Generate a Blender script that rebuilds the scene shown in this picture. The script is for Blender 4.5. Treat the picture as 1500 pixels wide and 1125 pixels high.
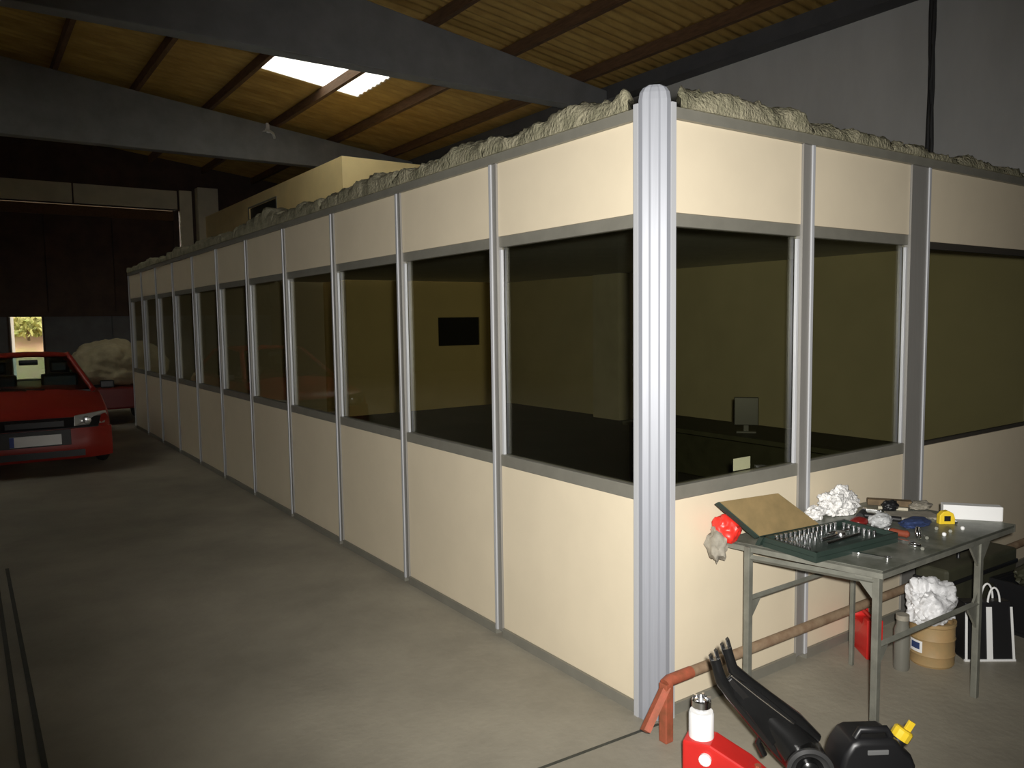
import bpy, bmesh, math, random
from mathutils import Vector, Matrix, noise
random.seed(7)
scene = bpy.context.scene
C = scene.collection
for o in list(bpy.data.objects):
    bpy.data.objects.remove(o)

# ------------------------------------------------------------------ camera
CAM = Vector((-2.352, -2.327, 1.741))
YAW, PITCH, ROLL, FPX = 0.9603, -0.0820, -0.0140, 1148.5
FWD = Vector((math.cos(YAW)*math.cos(PITCH), math.sin(YAW)*math.cos(PITCH), math.sin(PITCH)))
_r = Vector((math.sin(YAW), -math.cos(YAW), 0)); _u = _r.cross(FWD)
RIGHT = math.cos(ROLL)*_r + math.sin(ROLL)*_u
UP = -math.sin(ROLL)*_r + math.cos(ROLL)*_u
cd = bpy.data.cameras.new('camera'); cam = bpy.data.objects.new('camera', cd); C.objects.link(cam)
cam.matrix_world = Matrix(((RIGHT.x, UP.x, -FWD.x, CAM.x), (RIGHT.y, UP.y, -FWD.y, CAM.y), (RIGHT.z, UP.z, -FWD.z, CAM.z), (0, 0, 0, 1)))
cd.sensor_width = 36; cd.lens = 36*FPX/1500; cd.clip_start = 0.05; cd.clip_end = 200
scene.camera = cam

# ------------------------------------------------------------------ world, flash, exposure
w = bpy.data.worlds.new('overcast_sky'); scene.world = w; w.use_nodes = True
w.node_tree.nodes['Background'].inputs[0].default_value = (1.0, 0.95, 0.83, 1)
w.node_tree.nodes['Background'].inputs[1].default_value = 4.0
# the flash of the camera that took the photograph
fl = bpy.data.lights.new('camera_flash', 'SPOT'); fl.energy = 980; fl.spot_size = math.radians(88); fl.spot_blend = 1.0
fl.shadow_soft_size = 0.025; fl.color = (1.0, 0.975, 0.93)
flo = bpy.data.objects.new('camera_flash', fl); C.objects.link(flo)
flo.location = CAM + 0.05*UP + 0.05*RIGHT
aim = FWD + 0.10*RIGHT
flo.rotation_euler = aim.to_track_quat('-Z', 'Y').to_euler()
vs = scene.view_settings
vs.view_transform = 'Standard'; vs.look = 'None'; vs.exposure = 0.0; vs.gamma = 1.0; vs.use_curve_mapping = False

def at(px, py, z):
    """world point at height z seen at a pixel of the photograph"""
    d = FWD + RIGHT*((px-750)/FPX) - UP*((py-562.5)/FPX)
    return CAM + d*((z-CAM.z)/d.z)

# ------------------------------------------------------------------ materials
def mat(name, col, rough=0.6, metal=0.0, var=0.0, scale=6.0, bump=0.0, bscale=40.0, col2=None, spec=0.5, stretch=None, detail=6):
    m = bpy.data.materials.new(name); m.use_nodes = True
    nt = m.node_tree; n = nt.nodes; l = nt.links; b = n['Principled BSDF']
    b.inputs['Base Color'].default_value = (*col, 1); b.inputs['Roughness'].default_value = rough
    b.inputs['Metallic'].default_value = metal; b.inputs['Specular IOR Level'].default_value = spec
    if var or col2 or bump:
        tc = n.new('ShaderNodeTexCoord'); mp = n.new('ShaderNodeMapping'); l.new(tc.outputs['Object'], mp.inputs[0])
        if stretch: mp.inputs['Scale'].default_value = stretch
    if var or col2:
        nz = n.new('ShaderNodeTexNoise'); nz.inputs['Scale'].default_value = scale; nz.inputs['Detail'].default_value = detail
        nz.inputs['Roughness'].default_value = 0.62
        l.new(mp.outputs[0], nz.inputs['Vector'])
        rp = n.new('ShaderNodeValToRGB'); l.new(nz.outputs['Fac'], rp.inputs[0])
        c2 = col2 if col2 else tuple(c*(1-var) for c in col)
        rp.color_ramp.elements[0].position = 0.34; rp.color_ramp.elements[1].position = 0.66
        rp.color_ramp.elements[0].color = (*c2, 1); rp.color_ramp.elements[1].color = (*col, 1)
        l.new(rp.outputs[0], b.inputs['Base Color'])
    if bump:
        nb = n.new('ShaderNodeTexNoise'); nb.inputs['Scale'].default_value = bscale; nb.inputs['Detail'].default_value = 5
        l.new(mp.outputs[0], nb.inputs['Vector'])
        bp = n.new('ShaderNodeBump'); bp.inputs['Strength'].default_value = bump; bp.inputs['Distance'].default_value = 0.02
        l.new(nb.outputs['Fac'], bp.inputs['Height']); l.new(bp.outputs[0], b.inputs['Normal'])
    return m

def glass_mat(name, tint, ior=1.5, rough=0.0, strength=1.0):
    m = bpy.data.materials.new(name); m.use_nodes = True
    nt = m.node_tree; n = nt.nodes; l = nt.links; n.clear()
    out = n.new('ShaderNodeOutputMaterial'); mx = n.new('ShaderNodeMixShader'); fr = n.new('ShaderNodeFresnel')
    tr = n.new('ShaderNodeBsdfTransparent'); gl = n.new('ShaderNodeBsdfGlossy')
    tr.inputs[0].default_value = (*tint, 1); gl.inputs['Roughness'].default_value = rough
    gl.inputs[0].default_value = (strength, strength, strength, 1)
    # rays go straight through a thin pane, so both of its faces reflect like air to glass
    ge = n.new('ShaderNodeNewGeometry'); mr_ = n.new('ShaderNodeMapRange'); l.new(ge.outputs['Backfacing'], mr_.inputs[0])
    mr_.inputs[3].default_value = ior; mr_.inputs[4].default_value = 1/ior; l.new(mr_.outputs[0], fr.inputs[0])
    l.new(fr.outputs[0], mx.inputs[0]); l.new(tr.outputs[0], mx.inputs[1]); l.new(gl.outputs[0], mx.inputs[2]); l.new(mx.outputs[0], out.inputs[0])
    return m

M = {}
M['floor'] = mat('concrete_floor', (0.36, 0.33, 0.26), 0.55, var=0.38, scale=0.9, bump=0.12, bscale=25, detail=10)
M['carpet'] = mat('dark_office_carpet', (0.05, 0.047, 0.042), 0.95, var=0.3, scale=30)
M['panel'] = mat('cream_laminate', (0.73, 0.635, 0.47), 0.42, var=0.05, scale=3)
M['cream_far'] = mat('cream_sandwich_panel', (0.95, 0.75, 0.37), 0.55, var=0.08, scale=2)
M['alu'] = mat('aluminium', (0.27, 0.28, 0.31), 0.5, metal=0.15, var=0.08, scale=4, stretch=(30, 30, 1))
M['alu_edge'] = mat('bright_aluminium', (0.50, 0.51, 0.53), 0.4, metal=0.2)
M['mullion'] = mat('mullion_aluminium', (0.27, 0.26, 0.24), 0.45, metal=0.2, var=0.1, scale=4, stretch=(30, 30, 1))
M['rail'] = mat('grey_brown_rail', (0.25, 0.24, 0.20), 0.45, metal=0.25, var=0.12, scale=9)
M['gasket'] = mat('dark_gasket', (0.035, 0.03, 0.022), 0.7)
M['glass'] = glass_mat('tinted_glass', (0.85, 0.85, 0.76))
M['clear'] = glass_mat('clear_glass', (0.93, 0.95, 0.95))
M['carglass'] = glass_mat('car_glass', (0.72, 0.80, 0.80))
M['ceil'] = mat('ceiling_tile', (0.78, 0.78, 0.78), 0.8, var=0.15, scale=5)
M['lining'] = mat('cream_lining', (0.72, 0.64, 0.42), 0.6, var=0.1, scale=1.5)
M['wool'] = mat('mineral_wool', (0.36, 0.33, 0.23), 1.0, col2=(0.20, 0.19, 0.125), scale=11, bump=0.8, bscale=60, spec=0.1)
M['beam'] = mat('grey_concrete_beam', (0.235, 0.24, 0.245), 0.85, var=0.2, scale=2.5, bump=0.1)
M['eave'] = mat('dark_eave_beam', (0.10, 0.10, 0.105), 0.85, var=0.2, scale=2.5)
M['roof'] = mat('amber_insulation_sheet', (0.50, 0.335, 0.095), 0.8, col2=(0.33, 0.20, 0.05), scale=1.4, stretch=(1, 3, 1))
M['purlin'] = mat('brown_timber_purlin', (0.16, 0.085, 0.04), 0.8, var=0.4, scale=5, stretch=(6, 1, 6))
M['wall'] = mat('grey_rendered_wall', (0.58, 0.58, 0.565), 0.9, col2=(0.49, 0.49, 0.475), scale=1.1, bump=0.15, bscale=12, stretch=(1, 1, .35))
M['lintel'] = mat('pale_lintel', (0.74, 0.68, 0.52), 0.85, var=0.15, scale=2)
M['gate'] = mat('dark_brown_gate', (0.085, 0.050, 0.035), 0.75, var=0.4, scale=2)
M['gate_grey'] = mat('dark_grey_gate', (0.15, 0.15, 0.16), 0.75, var=0.25, scale=2)
M['steel'] = mat('painted_grey_steel', (0.24, 0.24, 0.20), 0.5, metal=0.3, var=0.3, scale=12)
M['tabletop'] = mat('worn_steel_top', (0.26, 0.265, 0.225), 0.42, metal=0.3, col2=(0.12, 0.13, 0.10), scale=9)
M['pipe'] = mat('brown_pipe', (0.34, 0.25, 0.16), 0.6, col2=(0.22, 0.14, 0.085), scale=14)
M['rust'] = mat('red_oxide_paint', (0.40, 0.095, 0.05), 0.6, col2=(0.24, 0.075, 0.035), scale=20)
M['red'] = mat('red_paint', (0.60, 0.022, 0.018), 0.35, var=0.12, scale=12)
M['red_cloth'] = mat('red_plastic_bag', (0.75, 0.03, 0.02), 0.4)
M['carred'] = mat('red_car_paint', (0.36, 0.028, 0.018), 0.28, var=0.1, scale=2)
M['darkred'] = mat('dark_red_paint', (0.16, 0.012, 0.010), 0.4)
M['black'] = mat('black_plastic', (0.012, 0.012, 0.013), 0.4)
M['blackm'] = mat('black_gloss_metal', (0.010, 0.010, 0.010), 0.22, var=0.2, scale=20)
M['rubber'] = mat('black_rubber', (0.015, 0.015, 0.015), 0.8)
M['white'] = mat('white_matt', (0.85, 0.85, 0.84), 0.6)
M['white_bag'] = mat('white_plastic_bag', (0.80, 0.80, 0.81), 0.45, bump=0.3, bscale=30)
M['white_cloth'] = mat('white_rag', (0.80, 0.79, 0.77), 0.95, bump=0.7, bscale=70)
M['chrome'] = mat('chrome', (0.85, 0.85, 0.86), 0.2, metal=1.0)
M['greycloth'] = mat('grey_scrap', (0.34, 0.31, 0.25), 0.8, var=0.3, scale=30)
M['case'] = mat('dark_green_case', (0.020, 0.035, 0.028), 0.5)
M['lidboard'] = mat('brown_board', (0.25, 0.175, 0.075), 0.8, col2=(0.18, 0.13, 0.055), scale=9)
M['wood'] = mat('brown_wood', (0.17, 0.115, 0.06), 0.8, var=0.4, scale=20)
M['palewood'] = mat('pale_wood', (0.55, 0.50, 0.38), 0.7, var=0.2, scale=20)
M['blue'] = mat('blue_cloth', (0.03, 0.055, 0.16), 0.8, var=0.3, scale=30)
M['yellow'] = mat('yellow_plastic', (0.80, 0.56, 0.03), 0.4)
M['tan'] = mat('tan_drum', (0.42, 0.27, 0.12), 0.6, col2=(0.34, 0.24, 0.11), scale=12)
M['tarp'] = mat('beige_dust_sheet', (0.46, 0.40, 0.25), 0.95, var=0.3, scale=4, bump=0.4, bscale=12)
M['olive'] = mat('dark_olive_case', (0.055, 0.055, 0.032), 0.55, var=0.3, scale=8)
M['lamp'] = mat('headlamp_reflector', (0.75, 0.76, 0.74), 0.25, metal=0.6)
M['plate'] = mat('white_number_plate', (1.0, 1.0, 1.0), 0.4)
M['plate_blue'] = mat('blue_plate_band', (0.02, 0.06, 0.35), 0.4)
M['earth'] = mat('pink_earth', (0.50, 0.32, 0.22), 0.95, col2=(0.42, 0.37, 0.15), scale=1.3)
M['grass'] = mat('green_leaves', (0.20, 0.24, 0.05), 0.8, col2=(0.45, 0.42, 0.15), scale=3)
M['groove'] = mat('dark_steel_strip', (0.06, 0.062, 0.05), 0.6, var=0.4, scale=8)
M['paper'] = mat('white_card', (0.75, 0.75, 0.72), 0.7)
M['cable'] = mat('dark_cable', (0.035, 0.035, 0.035), 0.6)
M['greyplastic'] = mat('grey_clear_plastic', (0.45, 0.46, 0.46), 0.25)
M['brownred'] = mat('brown_red_paint', (0.22, 0.05, 0.025), 0.5)
sk = bpy.data.materials.new('translucent_skylight'); sk.use_nodes = True
_n = sk.node_tree.nodes; _l = sk.node_tree.links; _n.clear()
_o = _n.new('ShaderNodeOutputMaterial'); _m = _n.new('ShaderNodeMixShader'); _a = _n.new('ShaderNodeBsdfTransparent'); _b = _n.new('ShaderNodeBsdfTranslucent')
_m.inputs[0].default_value = 0.45; _a.inputs[0].default_value = (0.92, 0.94, 0.95, 1); _b.inputs[0].default_value = (0.85, 0.87, 0.88, 1)
_l.new(_a.outputs[0], _m.inputs[1]); _l.new(_b.outputs[0], _m.inputs[2]); _l.new(_m.outputs[0], _o.inputs[0]); M['skylight'] = sk

# ------------------------------------------------------------------ mesh helpers
class MB:
    def __init__(s): s.v = []; s.f = []
    def add(s, vs, fs):
        k = len(s.v); s.v += [Vector(v) for v in vs]; s.f += [tuple(i+k for i in f) for f in fs]; return s
    def box(s, a, b, R=None, c=None):
        x0, y0, z0 = a; x1, y1, z1 = b
        vs = [Vector(q) for q in ((x0,y0,z0),(x1,y0,z0),(x1,y1,z0),(x0,y1,z0),(x0,y0,z1),(x1,y0,z1),(x1,y1,z1),(x0,y1,z1))]
        if R is not None:
            c = Vector(c) if c is not None else Vector((0,0,0)); vs = [R @ v + c for v in vs]
        return s.add(vs, [(0,3,2,1),(4,5,6,7),(0,1,5,4),(1,2,6,5),(2,3,7,6),(3,0,4,7)])
    def tube(s, pts, r, n=10, caps=True, flat=None):
        pts = [Vector(p) for p in pts]; rs = r if isinstance(r, (list, tuple)) else [r]*len(pts)
        k = len(s.v); prev = None
        for i, p in enumerate(pts):
            t = (pts[min(i+1, len(pts)-1)] - pts[max(i-1, 0)]).normalized()
            if prev is None:
                a = Vector((0,0,1)) if abs(t.z) < 0.9 else Vector((1,0,0))
                u = t.cross(a).normalized()
            else:
                u = (prev - t*prev.dot(t)).normalized()
            prev = u; v = t.cross(u)
            for j in range(n):
                an = 2*math.pi*j/n
                s.v.append(p + rs[i]*(math.cos(an)*u + math.sin(an)*v*(flat or 1)))
        for i in range(len(pts)-1):
            for j in range(n):
                a = k+i*n+j; b = k+i*n+(j+1) % n
                s.f.append((a, b, b+n, a+n))
        if caps:
            s.f.append(tuple(k+j for j in reversed(range(n)))); s.f.append(tuple(k+(len(pts)-1)*n+j for j in range(n)))
        return s
    def lathe(s, prof, n=24, c=(0,0,0), R=None):
        k = len(s.v); c = Vector(c)
        for r, z in prof:
            for j in range(n):
                an = 2*math.pi*j/n; q = Vector((r*math.cos(an), r*math.sin(an), z))
                s.v.append((R @ q if R is not None else q) + c)
        for i in range(len(prof)-1):
            for j in range(n):
                a = k+i*n+j; b = k+i*n+(j+1) % n
                s.f.append((a, b, b+n, a+n))
        s.f.append(tuple(k+j for j in reversed(range(n)))); s.f.append(tuple(k+(len(prof)-1)*n+j for j in range(n)))
        return s
    def prism(s, poly, off):
        k = len(s.v); n = len(poly); off = Vector(off)
        s.v += [Vector(p) for p in poly] + [Vector(p)+off for p in poly]
        s.f.append(tuple(k+i for i in reversed(range(n)))); s.f.append(tuple(k+n+i for i in range(n)))
        for i in range(n):
            j = (i+1) % n; s.f.append((k+i, k+j, k+n+j, k+n+i))
        return s
    def mesh(s, name, m, bevel=0, smooth=None, seg=2):
        me = bpy.data.meshes.new(name); me.from_pydata([tuple(v) for v in s.v], [], s.f); me.update()
        bm = bmesh.new(); bm.from_mesh(me)
        if bevel:
            ed = [e for e in bm.edges if len(e.link_faces) == 2 and e.calc_face_angle(0) > 0.5]
            bmesh.ops.bevel(bm, geom=ed, offset=bevel, segments=seg, profile=0.6, affect='EDGES', clamp_overlap=True)
        bmesh.ops.recalc_face_normals(bm, faces=bm.faces); bm.to_mesh(me); bm.free()
        if smooth is not None:
            me.shade_smooth(); me.set_sharp_from_angle(angle=math.radians(smooth))
        me.materials.append(m if not isinstance(m, str) else M[m])
        return me
    def build(s, name, m, parent=None, bevel=0, smooth=None, seg=2):
        return link(name, s.mesh(name, m, bevel, smooth, seg), parent)

def link(name, me, parent=None):
    o = bpy.data.objects.new(name, me); C.objects.link(o)
    if parent is not None: o.parent = parent
    return o
def tag(o, label, cat, group=None):
    o['label'] = label; o['category'] = cat
    if group: o['group'] = group
    return o
def struct(o): o['kind'] = 'structure'; return o
def empty(name, loc=(0,0,0), rz=0.0):
    o = bpy.data.objects.new(name, None); C.objects.link(o); o.location = loc; o.rotation_euler = (0, 0, rz); o.empty_display_size = 0.1
    return o
def thing(name, label, cat, loc=(0,0,0), rz=0.0, group=None): return tag(empty(name, loc, rz), label, cat, group)
def lump(c, size, seed, amp=0.35, freq=3.0, sub=4, flat_z=None, octv=4):
    """an irregular crumpled body"""
    bm = bmesh.new(); bmesh.ops.create_icosphere(bm, subdivisions=sub, radius=1.0)
    off = Vector((seed*7.13, seed*3.7, seed*1.9)); s = Vector(size)
    for v in bm.verts:
        d = v.co.normalized(); n1 = noise.fractal(d*freq*0.5+off, 0.8, 2.1, octv); n2 = abs(noise.noise(d*freq*1.7+off))
        r = 1 + amp*.8*n1 + amp*0.35*(n2-0.2)
        v.co = Vector((d.x*s.x*r, d.y*s.y*r, d.z*s.z*r))
        if flat_z is not None and v.co.z < flat_z: v.co.z = flat_z
        v.co += Vector(c)
    mb = MB(); bm.verts.ensure_lookup_table(); mb.add([v.co.copy() for v in bm.verts], [tuple(v.index for v in f.verts) for f in bm.faces]); bm.free()
    return mb

# ------------------------------------------------------------------ building shell
XW, YB, YF, XL, RX = 7.0, 21.0, -6.2, -13.0, -3.0      # right wall, back wall, front wall, left wall, ridge
def roofz(x): return 5.65 - 0.125*(x-XW) if x >= RX else 5.65 + 0.125*(XW-RX) - 0.125*(RX-x)
struct(MB().box((XL, YF, -0.2), (XW, YB, 0)).build('floor', 'floor'))
struct(MB().box((XW, YF, 0), (XW+0.25, YB, 5.75)).build('wall_right', 'wall'))
struct(MB().box((XL-0.25, YF, 0), (XL, YB, 5.75)).build('wall_left', 'wall'))
# front wall behind the photographer, with its gate shut
MBf = MB(); MBf.prism([(XL-.25, YF, 0), (XW+.25, YF, 0), (XW+.25, YF, 5.75), (RX, YF, 7.0), (XL-.25, YF, 5.75)], (0, -0.25, 0))
struct(MBf.build('wall_front', 'wall'))
# eaves beam along the right wall
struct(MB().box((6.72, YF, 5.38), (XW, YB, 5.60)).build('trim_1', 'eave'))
# back wall
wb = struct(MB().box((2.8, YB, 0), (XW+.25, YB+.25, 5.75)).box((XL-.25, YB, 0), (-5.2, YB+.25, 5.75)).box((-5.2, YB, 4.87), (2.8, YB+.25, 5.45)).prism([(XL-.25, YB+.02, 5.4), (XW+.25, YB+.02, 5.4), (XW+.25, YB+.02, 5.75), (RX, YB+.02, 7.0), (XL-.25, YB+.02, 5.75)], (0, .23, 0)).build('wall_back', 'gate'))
for x0, x1 in ((-5.2, -2.4), (-2.36, .19), (.23, 2.74)):
    MB().box((x0, YB-.06, 4.90), (x1, YB, 5.40)).build('lintel_slab', 'lintel', wb, bevel=.01)
MB().box((2.80, YB-.08, 0), (3.12, YB, 5.42)).build('pilaster', 'lintel', wb)
MB().box((3.22, YB-.35, 0), (3.76, YB, 5.5)).build('concrete_column', 'lintel', wb)
# big gate in the back wall with an open wicket door
g = struct(empty('door_1', (0, YB, 0)))
for i in range(5):
    x0 = -5.2 + i*1.57
    MB().box((x0+.01, 0.02, 2.06), (x0+1.56, 0.09, 4.60)).build('gate_panel', 'gate', g, bevel=.008)
MB().box((-5.2, 0.09, 2.06), (2.62, 0.11, 4.86)).build('gate_backing', 'gate', g)  # backing sheets added to stop daylight leaking through the panel joints
for x0, x1 in ((-5.2, -1.40), (-.60, 2.62)): MB().box((x0, .09, 0), (x1, .11, 2.06)).build('gate_backing', 'gate_grey', g)
MB().box((-5.2, -0.05, 4.58), (2.72, 0.08, 4.84)).build('gate_rail', 'purlin', g)
MB().box((2.62, -0.06, 0), (2.76, 0.10, 4.86)).build('gate_post', 'gate', g)
MB().box((-5.2, 0.0, 1.98), (2.62, 0.1, 2.10)).build('gate_transom', 'gate', g)
for x0, x1 in ((-5.2, -3.3), (-3.28, -1.40), (-0.60, .95), (.97, 2.6)):
    MB().box((x0, 0.02, 0.0), (x1, 0.09, 2.0)).build('gate_panel', 'gate_grey', g, bevel=.008)
for x0 in (-1.40, -0.645): MB().box((x0, -.01, 0), (x0+.045, .12, 2.0)).build('door_jamb', 'gate', g)
d2 = struct(empty('door_2', (-1.36, YB+.10, 0), math.radians(82)))
MB().box((0, -.04, .02), (.70, 0, 1.98)).build('door_leaf', 'wall', d2, bevel=.006)
MB().tube([(.62, -.04, 1.02), (.62, -.10, 1.02), (.52, -.10, 1.02)], .012, 8).build('door_handle', 'steel', d2, smooth=40)

# roof: sheets on timber purlins
roof = struct(empty('ceiling'))
PX = [7.10, 6.20, 4.83, 3.46, 2.09, 0.72, -0.65, -2.02, RX]
DY = 0.92; YS = [12.0 + DY*k for k in range(-20, 11)]
def sheet_mesh(x0, x1, wid, m, name):
    mb = MB(); n = 26; vs = []; fs = []
    for i in range(n+1):
        y = wid*i/n; wv = 0.016*math.cos(2*math.pi*i/n*5.0)
        for x in (x0, x1): vs.append((x, y, roofz(x)+wv+0.03))
    for i in range(n): fs.append((2*i, 2*i+1, 2*i+3, 2*i+2))
    mb.add(vs, fs)
    mb.add([(v[0], v[1], v[2]+.02) for v in vs], [tuple(reversed(f)) for f in fs])
    return mb.mesh(name, m, smooth=50)
for i in range(len(PX)-1):
    xb, xa = PX[i]+0.04, PX[i+1]-0.04
    if i == 2:      # the bay that is only half glazed
        m_full = sheet_mesh(xa, xb, DY+.02, 'roof', 'roof_sheet'); m_sky = sheet_mesh(xa, 4.15, DY+.02, 'skylight', 'skylight_sheet'); m_half = sheet_mesh(4.12, xb, DY+.02, 'roof', 'roof_sheet')
    else:
        m_full = sheet_mesh(xa, xb, DY+.02, 'roof', 'roof_sheet'); m_sky = sheet_mesh(xa+.10, xb-.08, DY+.02, 'skylight', 'skylight_sheet'); m_half = None
    for y in YS:
        lit = i in (2, 3) and 9.0 < y < 11.9
        if lit:
            o = link('skylight_sheet', m_sky, roof); o.location.y = y
            MB().box((max(xa, 2.0), -.03, -.02), (4.15 if i == 2 else xb, .03, .02)).build('skylight_lap', 'rail', roof).matrix_basis = Matrix.Translation((0, y, 0)) @ Matrix(((1,0,0,0),(0,1,0,0),(-.125,0,1,roofz(0)+.0),(0,0,0,1)))
            if m_half: link('roof_sheet', m_half, roof).location.y = y
        else:
            link('roof_sheet', m_full, roof).location.y = y
for i in range(6):      # far slope, one long sheet to a bay
    xa, xb = -13.25 + i*1.71, -13.25 + (i+1)*1.71
    z0, z1 = roofz(xa), roofz(xb)
    for y0, y1, m_ in ((YF-.2, -4.8, 0), (-4.8, -2.0, 1), (-2.0, 2.2, 0), (2.2, 5.0, 1), (5.0, 9.24, 0), (9.24, 12.0, 1), (12.0, 16.6, 0), (16.6, 19.36, 1), (19.36, YB+.3, 0)):
        lit = m_ and i in (3, 4) and 9 < y0 < 12  # skylights on this unseen slope are added to raise the ambient light
        MB().prism([(xa, y0, z0+.03), (xb+.02, y0, z1+.03), (xb+.02, y0, z1+.07), (xa, y0, z0+.07)], (0, y1-y0, 0)).build('skylight_sheet' if lit else 'roof_sheet', 'skylight' if lit else 'roof', roof)
for x in PX[1:] + [-4.6, -6.2, -7.8, -9.4, -11.0]:
    z = roofz(x)+.012
    MB().box((x-.04, YF, z-.17), (x+.04, YB, z)).build('purlin', 'purlin', roof)
# concrete frames
FY = (-6.0, 0.85, 7.75, 14.65)
for k, y in enumerate(FY):
    lab = ['concrete roof beam beside the front wall', 'concrete roof beam above the corner post of the partition', 'wide grey concrete roof beam in front of the roof window', 'grey concrete roof beam carrying a small white lamp'][k]
    b = thing('roof_beam', lab, 'beam', (0, y, 0), 0, 'tapered concrete roof beams')
    MB().prism([(XL, 0, 5.19), (XW-.28, 0, 5.19), (XW-.28, 0, roofz(XW-.28)-.155), (RX, 0, roofz(RX)-.155), (XL, 0, roofz(XL)-.155)], (0, .26, 0)).build('girder', 'beam', b, bevel=.015)
    for n_, x0, x1 in (('column', XW-.30, XW), ('column', XL, XL+.3)):
        MB().box((x0, -.28, 0.0), (x1, .32, 5.38)).build(n_, 'lining' if 0 else 'beam', b)
# outside
struct(MB().box((-40, YB+.25, -.25), (40, 60, -.05)).build('ground', 'earth'))
mb = MB(); N = 40
mb.add([(-14+28*i/N, 26+6*j/12, -.1 + 3.6*(j/12)**.8 + .35*noise.noise(Vector((i*.4, j*.5, 1)))) for j in range(13) for i in range(N+1)], [(j*(N+1)+i, j*(N+1)+i+1, (j+1)*(N+1)+i+1, (j+1)*(N+1)+i) for j in range(12) for i in range(N)])
mb.add([(-14, 26, -.2), (14, 26, -.2), (14, 32, -.2), (-14, 32, -.2)], [(3, 2, 1, 0)])
struct(mb.build('earth_bank', 'earth', smooth=60))
def bush(x, y, z, r, label, seed):
    rr = random.Random(seed); mb = MB()
    for i in range(420):
        d = Vector((rr.gauss(0,1), rr.gauss(0,1), abs(rr.gauss(0,1))*.9)).normalized()*r*(.55+.45*rr.random())
        c = Vector((x, y, z))+d; u = Vector((rr.gauss(0,1), rr.gauss(0,1), rr.gauss(0,1))).normalized(); v = u.orthogonal().normalized(); s = .09+.08*rr.random()
        mb.add([c-u*s, c+v*s*.5, c+u*s, c-v*s*.5], [(0,1,2,3)])
    e = thing('bush', label, 'bush', (0,0,0))
    mb.build('foliage', 'grass', e); MB().tube([(x, y, z-.3), (x, y, z+r*.6)], [.05, .02], 6).build('stem', 'wood', e)
bush(-.55, 27.8, 1.45, .75, 'yellow green bush on the earth bank straight outside the open wicket door', 1)
bush(-2.4, 28.9, 2.1, .9, 'green bush higher on the earth bank outside the open wicket door', 2)

# ------------------------------------------------------------------ glazed partition
ZT, ZH, ZS = 2.557, 2.178, 0.954
MU = [1.2063 + 1.1*k for k in range(11)]          # far edge of each mullion on the long side
def xf(run):                                        # (along, out, z) -> world
    return (lambda a, o, z: (-o, a, z)) if run == 'L' else (lambda a, o, z: (a, -o, z))
def rbox(run, a0, a1, o0, o1, z0, z1):
    f = xf(run); p, q = f(a0, o0, z0), f(a1, o1, z1)
    return MB().box((min(p[0],q[0]), min(p[1],q[1]), z0), (max(p[0],q[0]), max(p[1],q[1]), z1))
def mullion(run, a0, a1, par):
    o = rbox(run, a0, a1, -.035, .008, .03, ZT).build('mullion', 'mullion', par, bevel=.003)
    rbox(run, a1-.022, a1, .006, .016, .03, ZT).build('bright_lip', 'alu_edge', o, bevel=.003); rbox(run, a0, a0+.008, .006, .011, .03, ZT).build('inner_lip', 'mullion', o)
    return o
def bay(run, a0, a1, par, rails=True):
    hz, szz = (2.122, 1.016) if rails else (2.112, 0.995)
    rbox(run, a0, a1, -.03, 0.0, ZH if rails else 2.15, ZT).build('upper_panel', 'panel', par, bevel=.003)
    rbox(run, a0, a1, -.03, 0.0, .05, ZS if rails else .975).build('lower_panel', 'panel', par, bevel=.003)
    if rails:
        rbox(run, a0, a1, -.045, -.004, hz, ZH).build('head_rail', 'rail', par, bevel=.004)
        rbox(run, a0, a1, -.045, .004, ZS, szz).build('sill_rail', 'rail', par, bevel=.004)
        for b0, b1 in ((a0, a0+.016), (a1-.016, a1)):
            rbox(run, b0, b1, -.022, -.006, szz, hz-.012).build('glazing_bead', 'alu_edge', par, bevel=.002)
    else:
        rbox(run, a0, a1, -.04, -.008, hz, 2.15).build('gasket_strip', 'gasket', par); rbox(run, a0, a1, -.04, -.008, .975, szz).build('gasket_strip', 'gasket', par)
    rbox(run, a0+.002, a1-.002, -.030, -.024, szz-.01, hz+.01).build('glass_pane', 'glass', par)
    rbox(run, a0, a1, -.04, .012, 0.0, .05).build('base_rail', 'rail', par)
pl = thing('partition_wall', 'long run of cream panels and dark glass panes receding towards the red car', 'partition')
prev = 0.095
for m_ in MU:
    bay('L', prev, m_-.064, pl); mullion('L', m_-.064, m_, pl); prev = m_
rbox('L', .09, MU[-1], -.06, .02, ZT, ZT+.045).build('top_rail', 'rail', pl)
pr = thing('partition_wall', 'short run of cream panels and dark glass panes behind the steel work table', 'partition')
bay('R', .097, .985, pr); mullion('R', .985, 1.073, pr)
bay('R', 1.073, 1.968, pr); mullion('R', 1.968, 2.165, pr)
for a0, a1, m1 in ((2.165, 3.66, 3.76), (3.76, 5.26, 5.36), (5.36, 6.86, 6.98)):
    bay('R', a0, a1, pr, rails=False); mullion('R', a1, m1, pr)
rbox('R', .09, 6.98, -.06, .02, ZT, ZT+.045).build('top_rail', 'rail', pr)
cp = thing('corner_post', 'broad fluted aluminium post where the two partition runs meet', 'post')
def vprism(poly, z0, z1): return MB().prism([(x, y, z0) for x, y in poly], (0, 0, z1-z0))
vprism([(-.012, .095), (-.012, .062), (.062, -.012), (.097, -.012), (.097, .05), (.05, .095)], 0, ZT+.05).build('core', 'alu', cp)
vprism([(-.028, .095), (-.028, .070), (-.012, .070), (-.012, .095)], 0, ZT+.06).build('side_lip', 'alu_edge', cp)
vprism([(.070, -.028), (.097, -.028), (.097, -.012), (.070, -.012)], 0, ZT+.06).build('side_lip', 'alu_edge', cp)
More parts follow.
